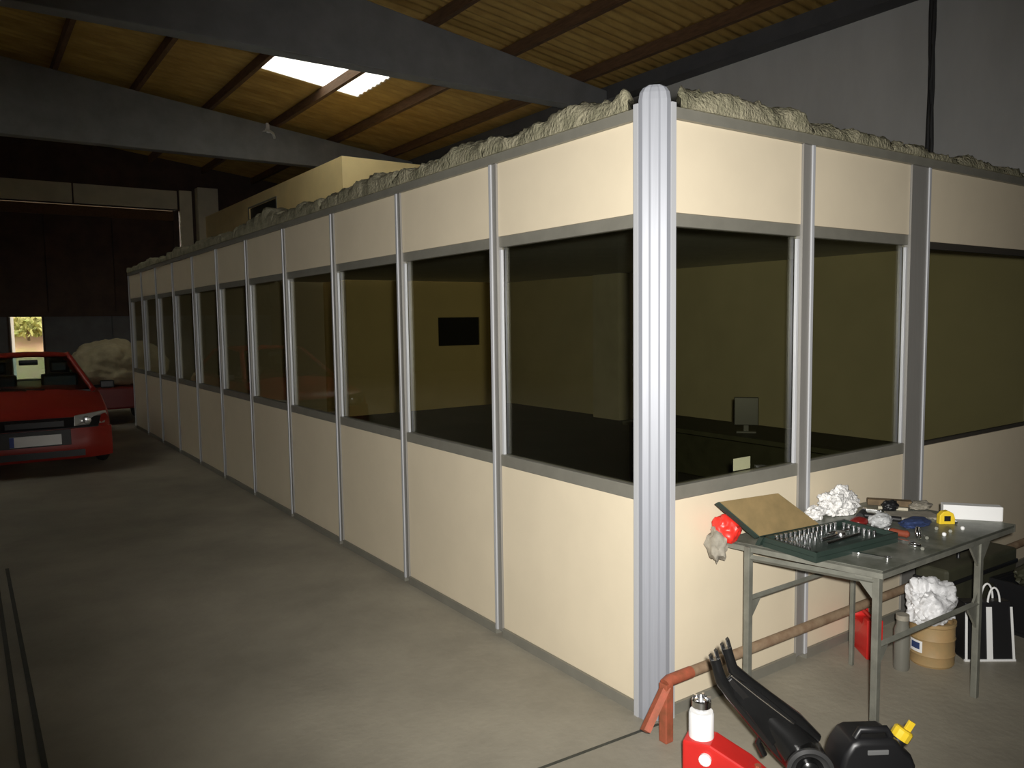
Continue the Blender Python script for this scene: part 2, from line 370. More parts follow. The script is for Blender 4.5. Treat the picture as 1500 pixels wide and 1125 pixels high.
mb = MB(); ring = [(-.026, .066), (-.024, .046), (-.006, .028), (-.002, .020), (.005, .013), (.013, .005), (.020, -.002), (.028, -.006), (.046, -.024), (.066, -.026), (.074, .0), (.0, .074)]
cx = sum(q[0] for q in ring)/len(ring); cy = sum(q[1] for q in ring)/len(ring)
lv = [(1, 0), (1, ZT+.07), (.92, ZT+.10), (.72, ZT+.118), (.4, ZT+.128)]
k = len(ring); mb.add([(cx+(x-cx)*s_, cy+(y-cy)*s_, z) for s_, z in lv for x, y in ring], [(a*k+i, a*k+(i+1) % k, (a+1)*k+(i+1) % k, (a+1)*k+i) for a in range(len(lv)-1) for i in range(k)] + [tuple(range(k-1, -1, -1)), tuple((len(lv)-1)*k+i for i in range(k))])
mb.build('fluted_front', 'alu', cp)
# office room behind the glass
struct(MB().box((.06, .06, 0.0), (6.93, 11.08, .012)).build('floor_office', 'carpet'))
struct(MB().box((.065, .065, 2.50), (6.93, 11.08, 2.545)).box((.065, 11.08, 2.50), (3.38, 12.12, 2.545)).build('ceiling_office', 'ceil'))
struct(MB().box((6.93, .06, 0), (6.99, 7.45, 2.545)).box((6.93, 8.09, 0), (6.99, 11.08, 2.545)).build('wall_office', 'lining'))
struct(MB().box((.02, 12.14, 0), (3.38, 12.20, ZT)).build('wall_end', 'panel'))
MB().box((6.68, 7.44, 0.013), (6.93, 8.10, 2.49)).build('column_casing', 'lintel', bpy.data.objects['wall_office'])
# taller cream room behind
rm = thing('store_room', 'tall cream panelled room rising above the insulation behind the long partition run', 'room', (3.4, 11.1, 0))
MB().box((0, 0, 0), (.06, 3.60, 4.66)).box((0, 5.55, 0), (.06, 9.88, 4.66)).box((0, 3.6, 0), (.06, 5.55, 3.98)).box((0, 3.6, 4.44), (.06, 5.55, 4.66)).build('side_wall', 'cream_far', rm)
MB().box((.06, 0, 0), (1.9, .06, 4.66)).box((1.9, 0, 0), (2.86, .06, 1.24)).box((1.9, 0, 1.80), (2.86, .06, 4.66)).box((2.86, 0, 0), (3.3, .06, 4.66)).build('front_wall', 'cream_far', rm)
MB().box((0, 0, 4.66), (3.3, 9.88, 4.70)).build('roof_panel', 'cream_far', rm)
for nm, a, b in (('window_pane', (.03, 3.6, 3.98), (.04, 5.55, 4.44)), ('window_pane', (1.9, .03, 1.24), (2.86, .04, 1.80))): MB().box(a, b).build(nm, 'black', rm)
MB().box((-.015, 3.56, 3.95), (.0, 3.60, 4.47)).box((-.015, 5.55, 3.95), (.0, 5.59, 4.47)).box((-.015, 3.6, 4.44), (0, 5.55, 4.47)).box((-.015, 3.6, 3.95), (0, 5.55, 3.98)).build('window_frame', 'rail', rm)

# mineral wool lying along the top of the partition
def batt(run, a0, a1, seed, h, wid, name_label, top=1.0, mitre=False):
    f = xf(run); n, m_ = max(12, int((a1-a0)*55)), 20; vs = []; fs = []
    for i in range(n+1):
        a = a0+(a1-a0)*i/n
        big = noise.fractal(Vector((a*1.6, seed*3.1, 0)), 1.0, 2.0, 3)*.45
        e = min(1, min(i, n-i)/3.0 + .55)
        for j in range(m_+1):
            t = j/m_; an = math.pi*t
            o = .012 - wid*(1-math.cos(an))/2 + .018*math.cos(an)
            hh = h*(1+big)*top*(math.sin(an)**.45)*e
            am = a if not mitre else a + (1-i/n)*(max(0.0, -o)+.012)
            P = Vector(f(am, o, ZT+.046+hh))
            q = Vector((a*7, t*2.6, seed))
            r = noise.fractal(q, .8, 2.1, 5)*.030 + noise.noise(q*5.3)*.007
            k_ = math.sin(an)**.5 if 0 < t < 1 else 0
            P += Vector(f(r*.8*k_, r*k_*.9, abs(r)*.9*k_)) - Vector(f(0, 0, 0)) if 0 else Vector((0, 0, max(-hh*.6, r*1.25)*k_)) + (Vector(f(0, r*k_, 0)))
            vs.append(P)
    for i in range(n):
        for j in range(m_):
            k_ = i*(m_+1)+j; fs.append((k_, k_+1, k_+m_+2, k_+m_+1))
        fs.append((i*(m_+1)+m_, i*(m_+1), (i+1)*(m_+1), (i+1)*(m_+1)+m_))
    fs.append(tuple(range(m_+1))); fs.append(tuple(n*(m_+1)+j for j in reversed(range(m_+1))))
    return tag(MB().add(vs, fs).build('insulation_batt', 'wool', smooth=80), name_label, 'insulation', 'mineral wool batts on the partition')
edges = [.11, 1.25, 2.3, 3.55, 4.7, 5.9, 7.0, 8.2, 9.4, 10.6, 12.15]
hs = [.115, .115, .12, .10, .15, .12, .10, .12, .10, .10]
WL = ['grey mineral wool batt on the long partition run, next to the corner post'] + ['grey mineral wool batt on the long partition run, %s from the corner post' % w_ for w_ in 'second third fourth fifth sixth seventh eighth ninth'.split()] + ['grey mineral wool batt on the far end of the long partition run']
for i in range(10): batt('L', edges[i], edges[i+1]-.004, i+1.3, hs[i], .36, WL[i], mitre=(i == 0))
re_ = [.11, 1.05, 1.75, 2.45, 3.3, 4.6]; rh = [.115, .075, .05, .06, .05]
WR = ['thick mineral wool scrap on the short partition run, next to the long run', 'thin mineral wool scrap on the short partition run above the narrow mullion', 'thin mineral wool scrap on the short partition run beside the hanging cables', 'dark lumpy mineral wool scrap just past the wide mullion', 'low mineral wool scrap at the far part of the short partition run']
for i in range(5): batt('R', re_[i], re_[i+1]-.004, 20+i*1.7, rh[i], .34, WR[i], mitre=(i == 0))

# ------------------------------------------------------------------ hanging cables, lamp on the beam, floor strips
cb = thing('cable_bundle', 'bundle of dark cables hanging down the grey wall behind the wide mullion', 'cables', (6.88, 2.45, 2.6))
for i in range(6):
    rr = random.Random(i); y0 = .03*rr.random()-.02; y1 = -.08+.04*i
    pts = [(.02*rr.random(), y0+(y1-y0)*max(0, t-.35)**1.3*1.6+.012*math.sin(t*9+i), 2.95*(1-t)+.02) for t in [q/14 for q in range(15)]]
    MB().tube(pts, .018+.008*rr.random(), 6).build('cable', 'cable', cb, smooth=60)
lp = thing('beam_lamp', 'small white lamp fixed to the far concrete roof beam', 'lamp', (3.26, 14.69, 5.80))
MB().lathe([(.05, 0), (.05, .03), (.03, .06), (.03, .16)], 12, (-.02, -.07, .02)).build('holder', 'white', lp, smooth=40)
MB().lathe([(.02, .02), (.09, .0), (.15, -.07), (.14, -.075), (.08, -.01)], 16, (0.04, -.10, .0), Matrix.Rotation(.5, 3, 'Y')).build('shade', 'white', lp, smooth=40)
MB().box((-.03, -.06, -.02), (.03, 0, .16)).build('bracket', 'white', lp)
for x, lab in ((-2.262, 'dark steel strip let into the floor, the one farther from the partition'), (-2.192, 'dark steel strip let into the floor, the one nearer the partition')):
    tag(MB().box((x, -1.5, 0.0), (x+.022, 4.3, .004)).build('floor_strip', 'groove'), lab, 'floor strip', 'pair of steel strips in the floor')
_a, _b = at(700, 1160, 0), at(965, 1061, 0); _n = (_b-_a).normalized().cross(Vector((0, 0, 1)))*.007
tag(MB().prism([_a-_n, _b-_n, _b+_n, _a+_n], (0, 0, .002)).build('floor_joint', 'groove'), 'dark joint line in the concrete in front of the corner post', 'floor joint')

# ------------------------------------------------------------------ steel barrier rail
br = thing('barrier_rail', 'low brown pipe rail with red end in front of the short partition run', 'rail')
MB().tube([(-.03, -.135, .252), (1.2, -.135, .252), (6.9, -.13, .252)], .023, 14).build('pipe', 'pipe', br, smooth=50)
MB().tube([(.08, -.135, .252), (-.05, -.135, .252), (-.075, -.137, .243)], .0245, 14).build('painted_end', 'rust', br, smooth=50)
MB().box((-.092, -.16, 0), (-.050, -.118, .25)).build('end_post', 'rust', br, bevel=.004)
_d = Vector((-.150, -.035, -.125)).normalized(); _p = Vector((-.075, -.14, .235))
MB().tube([_p, _p+_d*.20], .024, 4, flat=.5).build('brace', 'rust', br)
MB().box((4.0, -.155, 0), (4.04, -.115, .24)).build('end_post', 'rust', br)

# ------------------------------------------------------------------ work table
TZ = .76
tb = thing('work_table', 'grey steel work table with corner gussets, cluttered with tools', 'table')
quad = [(.355, -.065), (.49, -.73), (1.605, -.735), (1.56, -.065)]
MB().prism([(x, y, TZ-.012) for x, y in quad], (0, 0, .012)).build('tabletop', 'tabletop', tb)
def edge_bar(p, q, h=.034, t=.012, mt='steel'):
    p = Vector((*p, 0)); q = Vector((*q, 0)); d = (q-p).normalized(); n_ = Vector((-d.y, d.x, 0))*t
    return MB().prism([p+Vector((0,0,TZ-h)), q+Vector((0,0,TZ-h)), q+n_+Vector((0,0,TZ-h)), p+n_+Vector((0,0,TZ-h))], (0, 0, h-.002)).build('edge_lip', mt, tb)
for i in range(4): edge_bar(quad[i], quad[(i+1) % 4])
legs = {'A': (.385, -.185), 'B': (.525, -.690), 'C': (1.325, -.705), 'D': (1.19, -.185)}
for k, (x, y) in legs.items():
    h_ = .010 if k == 'D' else .014
    o = MB().box((x-h_, y-h_, 0), (x+h_, y+h_, TZ-.012)).build('leg', 'steel', tb, bevel=.003)
def bar(p, q, r=.014, name='stretcher'):
    return MB().tube([p, q], r, 4).build(name, 'steel', tb)
def leg3(k, z): return Vector((*legs[k], z))
bar(leg3('A', .515), leg3('D', .515)); bar(leg3('B', .44), leg3('C', .44)); bar(leg3('D', .70), leg3('C', .70)); bar(leg3('A', .70), leg3('B', .70))
def gusset(k, dx, dy, z, size=.10, up=False):
    x, y = legs[k]; s = -1 if not up else 1; d = Vector((dx, dy, 0)).normalized(); n_ = Vector((-d.y, d.x, 0))*.005
    p = Vector((x, y, z))
    MB().prism([p+n_, p+d*size+n_, p+Vector((0,0,s*size*1.25))+n_], n_*-2).build('gusset', 'steel', tb)
gusset('A', 1, 0, .51, .085); gusset('B', 1, 0, .435, .085); gusset('C', -1, 0, .435, .10); gusset('C', -1, 0, .435, .06, True)
gusset('B', -.3, 1, TZ-.04, .09); gusset('C', -1, 0, TZ-.04, .10); gusset('D', -1, 0, TZ-.04, .06); gusset('C', 1, 0, TZ-.04, .10); gusset('B', 1, 0, TZ-.04, .05)

# open socket case
sc = thing('socket_case', 'dark green socket case lying open with rows of chrome sockets', 'tool case')
T0, T1, T2, T3 = [Vector((x, y, 0)) for x, y in ((.400, -.245), (.930, -.290), (.905, -.560), (.375, -.520))]
def tray(u, v): return (T0*(1-u)+T1*u)*(1-v) + (T3*(1-u)+T2*u)*v
def qprism(pts, z0, z1): return MB().prism([(p.x, p.y, z0) for p in pts], (0, 0, z1-z0))
qprism([T0, T3, T2, T1], TZ, TZ+.022).build('base_tray', 'case', sc)
for (a, b) in (((0,0),(1,0)), ((1,0),(1,1)), ((1,1),(0,1)), ((0,1),(0,0))):
    p, q = tray(*a), tray(*b); d = (q-p).normalized(); n_ = Vector((-d.y, d.x, 0))
    if (tray(.5,.5)-p).dot(n_) < 0: n_ = -n_
    qprism([p, q, q+n_*.012, p+n_*.012], TZ+.02, TZ+.042).build('tray_rim', 'case', sc)
def socket(u, v, r, h):
    r *= .8; h *= .72
    p = tray(u, v); MB().lathe([(r, 0), (r, h*.6), (r*.92, h), (r*.6, h), (r*.6, h*.5)], 10, (p.x, p.y, TZ+.022)).build('socket', 'chrome', sc, smooth=40)
for i in range(14): socket(.10+.055*i, .10, .0105, .034)
for i in range(7): socket(.885, .17+.095*i, .0105, .030)
for i in range(8): socket(.065, .17+.085*i, .0095, .030)
for i in range(8): socket(.13+.06*i, .25, .009, .026)
for i in range(5): socket(.12+.06*i, .42, .008, .024)
for (a, b, r) in (((.35,.55),(.62,.50),.008), ((.30,.72),(.75,.66),.009), ((.55,.36),(.8,.40),.006)):
    p, q = tray(*a), tray(*b); MB().tube([(p.x, p.y, TZ+.034), (q.x, q.y, TZ+.034)], r, 8).build('extension_bar', 'chrome', sc, smooth=50)
p, q = tray(.62,.50), tray(.70,.50); MB().lathe([(.024, 0), (.026, .01), (.02, .022)], 14, (p.x, p.y, TZ+.024)).build('ratchet_head', 'chrome', sc, smooth=40)
# lid leaning back on the red bag
LB, LR = Vector((.390, -.235, .80)), Vector((.765, -.275, .80)); LU = Vector((-.135, .105, .150))
LT, LTR = LB+LU*1.02, LR+LU*1.0+Vector((-.03, 0, 0))
nrm = (LR-LB).cross(LU).normalized()
if nrm.z < 0: nrm = -nrm
lid = MB().prism([LB, LR, LTR, LT], nrm*-.030).build('lid', 'case', sc, bevel=.004)
ins = lambda a, t=.03: a + ((LB+LR+LTR+LT)/4-a)*t
MB().prism([ins(q_) + nrm*.0 for q_ in (LB, LR, LTR, LT)], nrm*.006).build('lid_lining', 'lidboard', sc)
MB().tube([LB+Vector((.02,-.004,-.01)), LR+Vector((-.02,-.004,-.01))], .007, 8).build('hinge', 'case', sc)
MB().prism([tuple(v) for v in (LB+Vector((0,0,-.038)), LR+Vector((0,0,-.038)), LR+Vector((0,-.02,0)), LB+Vector((0,-.02,0)))], (0, .02, 0)).build('hinge_strip', 'case', sc)

def on(px, py): return at(px, py, TZ)
# red bag under the lid
rb = lump((.345, -.10, TZ+.055), (.062, .060, .062), 3, .30, 3.4, 4, -.054)
rbo = thing('red_bag', 'shiny crumpled red bag wedged under the open lid of the socket case', 'bag')
rb.build('bag', 'red_cloth', rbo, smooth=70)
bl = lump((.285, -.095, TZ-.01), (.035, .045, .07), 6, .5, 3.6, 3); bl.build('loose_wrapping', 'greycloth', rbo, smooth=60)
# white rag
q = on(1228, 752); tag(lump((q.x, q.y, TZ+.048), (.118, .07, .075), 5, .42, 4.5, 5, -.046).build('white_rag', 'white_cloth', smooth=60), 'white crumpled rag heaped at the back of the work table', 'rag')
q = on(1205, 752); tag(lump((q.x-.125, q.y-.04, TZ+.028), (.05, .04, .034), 8, .4, 4.0, 4, -.027).build('pinkish_rag', 'white_cloth', smooth=60), 'small white rag lying against the lid of the socket case', 'rag')
def stick(name, mt, p0, p1, wd, th, label, cat, z=0.0, lift=0.0, bevel=.003):
    a, b = on(*p0), on(*p1); a.z = TZ+z; b.z = TZ+z+lift; d = b-a; L = d.length; ang = math.atan2(d.y, d.x); pit = math.asin(max(-1, min(1, (b.z-a.z)/L)))
    R = Matrix.Rotation(ang, 3, 'Z') @ Matrix.Rotation(-pit, 3, 'Y')
    return tag(MB().box((0, -wd/2, 0), (L, wd/2, th), R, a).build(name, mt, bevel=bevel), label, cat)
stick('wood_slat', 'wood', (1270, 738), (1335, 742), .05, .030, 'dark brown wooden slat lying behind the white rag', 'wood', .0)
stick('pale_stick', 'palewood', (1286, 745), (1330, 748), .018, .014, 'thin pale wooden stick beside the brown slat', 'stick', .0)
stick('cardboard_scrap', 'greycloth', (1303, 757), (1372, 757), .13, .012, 'flat grey brown cardboard scrap in the middle of the work table', 'cardboard')
# black rubber hammer: shaft and head
hm = thing('hammer', 'black handled hammer lying in front of the white rag', 'hammer')
a, b = on(1262, 759), on(1320, 766); MB().tube([(a.x, a.y, TZ+.016), ((a.x+b.x)/2, (a.y+b.y)/2, TZ+.016), (b.x, b.y, TZ+.016)], [.015, .012, .014], 10).build('handle', 'black', hm, smooth=50)
d = (b-a).normalized(); n_ = Vector((-d.y, d.x, 0)); MB().tube([a-n_*.045+Vector((0,0,.018)), a+n_*.045+Vector((0,0,.018))], .017, 12).build('head', 'rubber', hm, smooth=50)
# spanners
def spanner(p0, p1, label, w_=.011, mt='chrome'):
    a, b = on(*p0), on(*p1); e = thing('spanner', label, 'spanner'); d = (b-a).normalized(); n_ = Vector((-d.y, d.x, 0)); z = Vector((0, 0, TZ+.001-TZ))
    MB().prism([a+n_*w_*.6+z, a-n_*w_*.6+z, b-n_*w_*.6+z, b+n_*w_*.6+z], (0, 0, .006)).build('shaft', mt, e)
    r = w_*1.5
    ringp = [(b+d*r*.6)+d*r*math.cos(t)+n_*r*math.sin(t)+z for t in [2*math.pi*i/14 for i in range(14)]]
    ringi = [(b+d*r*.6)+d*r*.55*math.cos(t)+n_*r*.55*math.sin(t)+z for t in [2*math.pi*i/14 for i in range(14)]]
    mb = MB(); up = Vector((0, 0, .008)); vs = ringp+ringi+[v+up for v in ringp]+[v+up for v in ringi]; n = 14; fs = []
    for i in range(n):
        j = (i+1) % n; fs += [(i, j, 2*n+j, 2*n+i), (n+j, n+i, 3*n+i, 3*n+j), (2*n+i, 2*n+j, 3*n+j, 3*n+i), (j, i, n+i, n+j)]
    mb.add(vs, fs).build('ring_end', mt, e, smooth=40)
    MB().prism([a+n_*r+z-d*r*1.2, a+n_*r*.45+z-d*r*1.2, a+n_*r*.45+z-d*r*.2, a-n_*r*.45+z-d*r*.2, a-n_*r*.45+z-d*r*1.2, a-n_*r+z-d*r*1.2, a-n_*r+z+d*r*.4, a+n_*r+z+d*r*.4], (0, 0, .008)).build('open_end', mt, e)
spanner((1256, 811), (1296, 818), 'bright spanner lying at the edge of the table in front of the socket case')
spanner((1300, 775), (1282, 790), 'short chrome spanner beside the right end of the socket case', .009)
spanner((1312, 791), (1334, 795), 'pale spanner lying below the brown red screwdriver handle', .008)
spanner((1268, 747), (1288, 749), 'small chrome spanner beside the white rag', .008)
q = on(1271, 771); tag(lump((q.x-.02, q.y+.03, TZ+.02), (.05, .035, .022), 11, .25, 3, 3, -.019).build('red_cloth', 'darkred', smooth=60), 'dark red folded cloth at the back corner of the socket tray', 'cloth')
q = on(1288, 772); tag(lump((q.x+.01, q.y, TZ+.03), (.06, .045, .034), 12, .35, 4, 4, -.029).build('plastic_bag', 'greyplastic', smooth=50), 'small crumpled grey plastic bag right of the socket tray', 'bag')
q = on(1340, 770); tag(lump((q.x, q.y, TZ+.014), (.10, .05, .018), 13, .3, 3.5, 4, -.013).build('blue_cloth', 'blue', smooth=60), 'flat dark blue cloth beside the yellow tape measure', 'cloth')
# screwdriver with a brown-red handle
sd = thing('screwdriver', 'screwdriver with a brown red handle between the plastic bag and the chrome rings', 'screwdriver')
a, b = on(1303, 784), on(1332, 789); d = (b-a).normalized(); a.z = b.z = TZ+.018
MB().tube([a, a+d*.01, a+d*.06, b-d*.01, b], [.012, .017, .015, .017, .009], 10).build('handle', 'brownred', sd, smooth=40)
MB().tube([a, a-d*.10+Vector((0,0,-.008))], .004, 8).build('shaft', 'chrome', sd, smooth=40)
def torus(c, R_, r_, tilt, nm, mt, par=None, N=20, n=8):
    Rm = Matrix.Rotation(tilt[0], 3, 'X') @ Matrix.Rotation(tilt[1], 3, 'Y'); vs = []; fs = []
    for i in range(N):
        A = 2*math.pi*i/N
        for j in range(n):
            B = 2*math.pi*j/n; vs.append(Rm @ Vector(((R_+r_*math.cos(B))*math.cos(A), (R_+r_*math.cos(B))*math.sin(A), r_*math.sin(B)))+Vector(c))
    for i in range(N):
        for j in range(n): fs.append((i*n+j, ((i+1) % N)*n+j, ((i+1) % N)*n+(j+1) % n, i*n+(j+1) % n))
    return MB().add(vs, fs).build(nm, mt, par, smooth=80)
q = on(1345, 792); tag(torus((q.x, q.y, TZ+.032), .024, .007, (1.35, .3), 'chrome_ring', 'chrome'), 'upright chrome ring right of the screwdriver', 'ring')
q = on(1340, 800); tag(torus((q.x, q.y, TZ+.006), .020, .006, (0, 0), 'chrome_ring', 'chrome'), 'chrome ring lying flat by the table edge', 'ring')
q = on(1352, 752); tag(lump((q.x+.03, q.y+.03, TZ+.03), (.075, .04, .02), 15, .35, 4, 4, -.015).build('work_glove', 'greycloth', smooth=60), 'crumpled grey brown work glove at the back of the table beside the wide mullion', 'glove')
q = on(1303, 747); tag(lump((q.x, q.y, TZ+.022), (.045, .035, .028), 17, .35, 4, 4, -.021).build('black_pouch', 'black', smooth=60), 'small black pouch between the white rag and the wooden slat', 'pouch')
# tape measure
tm = thing('tape_measure', 'yellow tape measure in front of the white box', 'tape measure', tuple(on(1385, 767)), math.radians(-38))
mb = MB(); prof = [(-.036, 0), (.036, 0), (.036, .03), (.028, .052), (.005, .064), (-.018, .060), (-.034, .042)]
mb.prism([(x, -.016, z) for x, z in prof], (0, .032, 0)).build('case', 'yellow', tm, bevel=.004)
MB().prism([(-.014, -.019, .016), (.014, -.019, .016), (.014, -.019, .040), (-.014, -.019, .040)], (0, .004, 0)).build('label_plate', 'black', tm)
MB().box((.036, -.010, .002), (.050, .010, .012)).build('hook', 'chrome', tm)
# white box
q = on(1425, 763); wbx = thing('white_box', 'long white cardboard box at the end of the work table', 'box', (1.555, -.56, TZ), math.radians(-52))
MB().box((-.125, -.028, 0), (.125, .028, .068)).build('carton', 'white', wbx, bevel=.002)
MB().box((.125, -.027, .001), (.127, .027, .067)).build('end_flap', 'paper', wbx)
# dark grey duffel / block behind the end of the table
for i, (px, py, lab) in enumerate(((1383, 785, 'white bottle cap lying between the tape measure and the table edge'), (1410, 776, 'white bottle cap lying by the end of the white box'))):
    q = on(px, py); tag(MB().lathe([(.006, 0), (.009, .004), (.009, .012), (.004, .016)], 10, (q.x, q.y, TZ)).build('bottle_cap', 'white', smooth=50), lab, 'bottle cap')
rr = random.Random(4)
BN = ['rusty bolt beside the chrome rings', 'rusty bolt in front of the tape measure', 'rusty bolt beside the blue cloth', 'rusty bolt at the edge below the tape measure', 'rusty bolt between the rings and the table edge']
for i, (px, py) in enumerate(((1357, 790), (1372, 776), (1365, 764), (1392, 780), (1352, 806))):
    q = on(px, py); a_ = rr.random()*3.1; d = Vector((math.cos(a_), math.sin(a_), 0)); e = thing('bolt', BN[i], 'bolt')
    MB().tube([q+Vector((0,0,.008)), q+d*.035+Vector((0,0,.008))], .004, 6).build('shank', 'steel', e); MB().tube([q+Vector((0,0,.008)), q-d*.008+Vector((0,0,.008))], .008, 6).build('head', 'steel', e)

# ------------------------------------------------------------------ things under and around the table
rc = thing('red_can', 'red plastic fuel can with handle standing under the pipe rail behind the front table leg', 'fuel can', (1.40, -.135, 0), math.radians(52))
prof = [(-.115, .0), (.105, .0), (.115, .015), (.115, .17), (.09, .205), (.070, .205), (.060, .165), (-.050, .165), (-.060, .205), (-.115, .205)]
MB().prism([(x, -.04, z) for x, z in prof], (0, .08, 0)).build('body', 'red', rc, bevel=.007, smooth=40)
MB().tube([(-.075, 0, .204), (.08, 0, .204)], .011, 8).build('handle', 'red', rc, smooth=50)
MB().lathe([(.014, 0), (.014, .012), (.011, .016)], 12, (-.095, 0, .203)).build('cap', 'black', rc, smooth=40)
bk = thing('tan_drum', 'round tan drum standing under the table behind the stretcher', 'drum', (1.545, -.40, 0))
MB().lathe([(q_[0]*.84, q_[1]) for q_ in [(.115, 0), (.122, .01), (.122, .05), (.127, .058), (.122, .066), (.122, .13), (.127, .138), (.122, .146), (.122, .20), (.128, .205), (.128, .222), (.112, .222), (.112, .19)]], 28).build('body', 'tan', bk, smooth=30)
an0 = math.radians(142); mb = MB(); n = 8
mb.add([(.1046*math.cos(an0+i*.09), .1046*math.sin(an0+i*.09), z) for z in (.07, .128) for i in range(n+1)], [(i, i+1, n+2+i, n+1+i) for i in range(n)]); mb.build('label_patch', 'white', bk)
mb = MB(); mb.add([(.1055*math.cos(an0+.12+i*.06), .1055*math.sin(an0+.12+i*.06), z) for z in (.085, .118) for i in range(n+1)], [(i, i+1, n+2+i, n+1+i) for i in range(n)]); mb.build('blue_print', 'blue', bk)
tag(lump((1.525, -.395, .300), (.150, .105, .115), 21, .42, 2.6, 5, -.077).build('white_bag', 'white_bag', smooth=45), 'white crumpled plastic bag stuffed on top of the tan drum', 'bag')
jr = thing('glass_jar', 'grey glass jar standing between the front leg and the tan drum', 'jar', (1.345, -.355, 0))
MB().lathe([(.035, 0), (.038, .01), (.038, .20), (.028, .23), (.028, .25)], 16).build('body', mat('grey_bottle_glass', (.17, .165, .14), .25), jr, smooth=40); MB().lathe([(.031, .25), (.031, .275)], 16).build('lid', 'greycloth', jr, smooth=40)
bg = thing('shopping_bag', 'black shopping bag with white edges and a white stripe by the table leg', 'bag', (1.815, -.520, 0), math.radians(-36))
mb = MB(); bw, bd, bh = .125, .065, .29
mb.add([(-bw, -bd, 0), (bw, -bd, 0), (bw, bd, 0), (-bw, bd, 0), (-bw*.93, -bd*.55, bh), (bw*.93, -bd*.55, bh*1.02), (bw*.93, bd*.55, bh), (-bw*.93, bd*.55, bh)], [(0,3,2,1), (0,1,5,4), (1,2,6,5), (2,3,7,6), (3,0,4,7), (4,5,6,7)])
mb.build('body', 'black', bg, bevel=.008)
def bagq(u, z): t = z/bh; return Vector((u*bw*(1-.07*t), -(bd*(1-.45*t))-.003, z))
for u0, u1, nm in ((-.12, .12, 'white_stripe'), (-1.0, -.90, 'white_edge'), (.90, 1.0, 'white_edge')):
    MB().add([bagq(u0, .004), bagq(u1, .004), bagq(u1, bh-.02), bagq(u0, bh-.02)] + [bagq(u, z)+Vector((0,-.002,0)) for u, z in ((u0,.004),(u1,.004),(u1,bh-.02),(u0,bh-.02))], [(3,2,1,0), (4,5,6,7), (0,1,5,4), (1,2,6,5), (2,3,7,6), (3,0,4,7)]).build(nm, 'white', bg)
MB().box((-bw-.002, -bd-.006, 0), (bw+.002, -bd+.004, .010)).build('white_edge', 'white', bg)
for s_ in (-1, 1):
    pts = [(.03*math.cos(t)+.03, s_*.030, bh-.01+.085*math.sin(t)) for t in [math.pi*i/12 for i in range(13)]]
    MB().tube(pts, .005, 8).build('handle', 'white', bg, smooth=60)
oc = thing('olive_case', 'long dark olive case standing against the partition behind the white bag', 'case', (2.12, -.27, 0), math.radians(-2))
MB().box((-.32, -.09, 0), (.42, .09, .40)).build('body', 'olive', oc, bevel=.02, seg=3)
MB().box((-.325, -.095, .31), (.425, .095, .335)).build('lid_rim', 'black', oc, bevel=.006)
MB().tube([(-.05, 0, .40), (-.05, 0, .435), (.15, 0, .435), (.15, 0, .40)], .011, 8).build('handle', 'black', oc, smooth=50)
cr = thing('black_crate', 'black plastic crate on the floor past the table end', 'crate', (2.44, -.545, 0), math.radians(-6))
MB().box((-.22, -.14, 0), (.34, .14, .02)).build('bottom', 'black', cr)
for a, b in (((-.22,-.14,.02),(.34,-.122,.28)), ((-.22,.122,.02),(.34,.14,.28)), ((-.22,-.122,.02),(-.202,.122,.28)), ((.322,-.122,.02),(.34,.122,.28))): MB().box(a, b).build('side', 'black', cr, bevel=.004)
MB().box((-.235, -.155, .255), (.355, -.14, .285)).box((-.235, .14, .255), (.355, .155, .285)).box((-.235, -.14, .255), (-.22, .14, .285)).box((.34, -.14, .255), (.355, .14, .285)).build('rim', 'black', cr)
tag(lump((2.44, -.525, .30), (.18, .09, .07), 31, .4, 3.4, 4).build('dark_cloth', 'olive', smooth=60), 'dark olive cloth heaped in the black crate', 'cloth')
bb = thing('blue_bottle', 'blue bottle with yellow cap beside the dark cloth in the crate', 'bottle', (2.70, -.50, .022))
MB().lathe([(.035, 0), (.04, .01), (.04, .34), (.018, .40), (.016, .43)], 16).build('body', mat('blue_bottle_plastic', (.05, .20, .30), .4), bb, smooth=40); MB().lathe([(.02, .43), (.02, .465)], 12).build('cap', 'yellow', bb, smooth=40)

# ------------------------------------------------------------------ foreground: jack, black arm, jerry can
jk = thing('hydraulic_jack', 'red hydraulic jack with white cylinder and bare steel head', 'jack', (-.235, -.47, 0), math.radians(-62))
MB().prism([(-.055, -.06, .0), (.34, -.06, .0), (.34, -.06, .05), (.17, -.06, .17), (.045, -.06, .225), (-.055, -.06, .225)], (0, .115, 0)).build('base', 'red', jk, bevel=.012, seg=3)
MB().lathe([(.045, .18), (.045, .312), (.041, .32)], 24).build('cylinder', 'white', jk, smooth=40)
MB().lathe([(.020, .315), (.020, .335), (.035, .337), (.035, .36), (.030, .365), (.030, .350)], 16).build('saddle', 'chrome', jk, smooth=30)
for a_ in (0.3, 1.6, 2.9, 4.2, 5.4): MB().box((-.007, -.004, .355), (.007, .004, .372), Matrix.Rotation(a_, 3, 'Z'), (.026*math.cos(a_), .026*math.sin(a_), 0)).build('saddle_tooth', 'chrome', jk)
MB().lathe([(.022, 0), (.022, .012), (.012, .014)], 14, (.03, -.061, .175), Matrix.Rotation(math.pi/2, 3, 'X')).build('pivot_cap', 'white', jk, smooth=40)
for x, y, z in ((.12, -.062, .10), (.20, .0, .152)): MB().lathe([(.012, 0), (.012, .012)], 6, (x, y, z), Matrix.Rotation(math.pi/2 if y else 0, 3, 'X')).build('bolt_head', 'rust', jk)

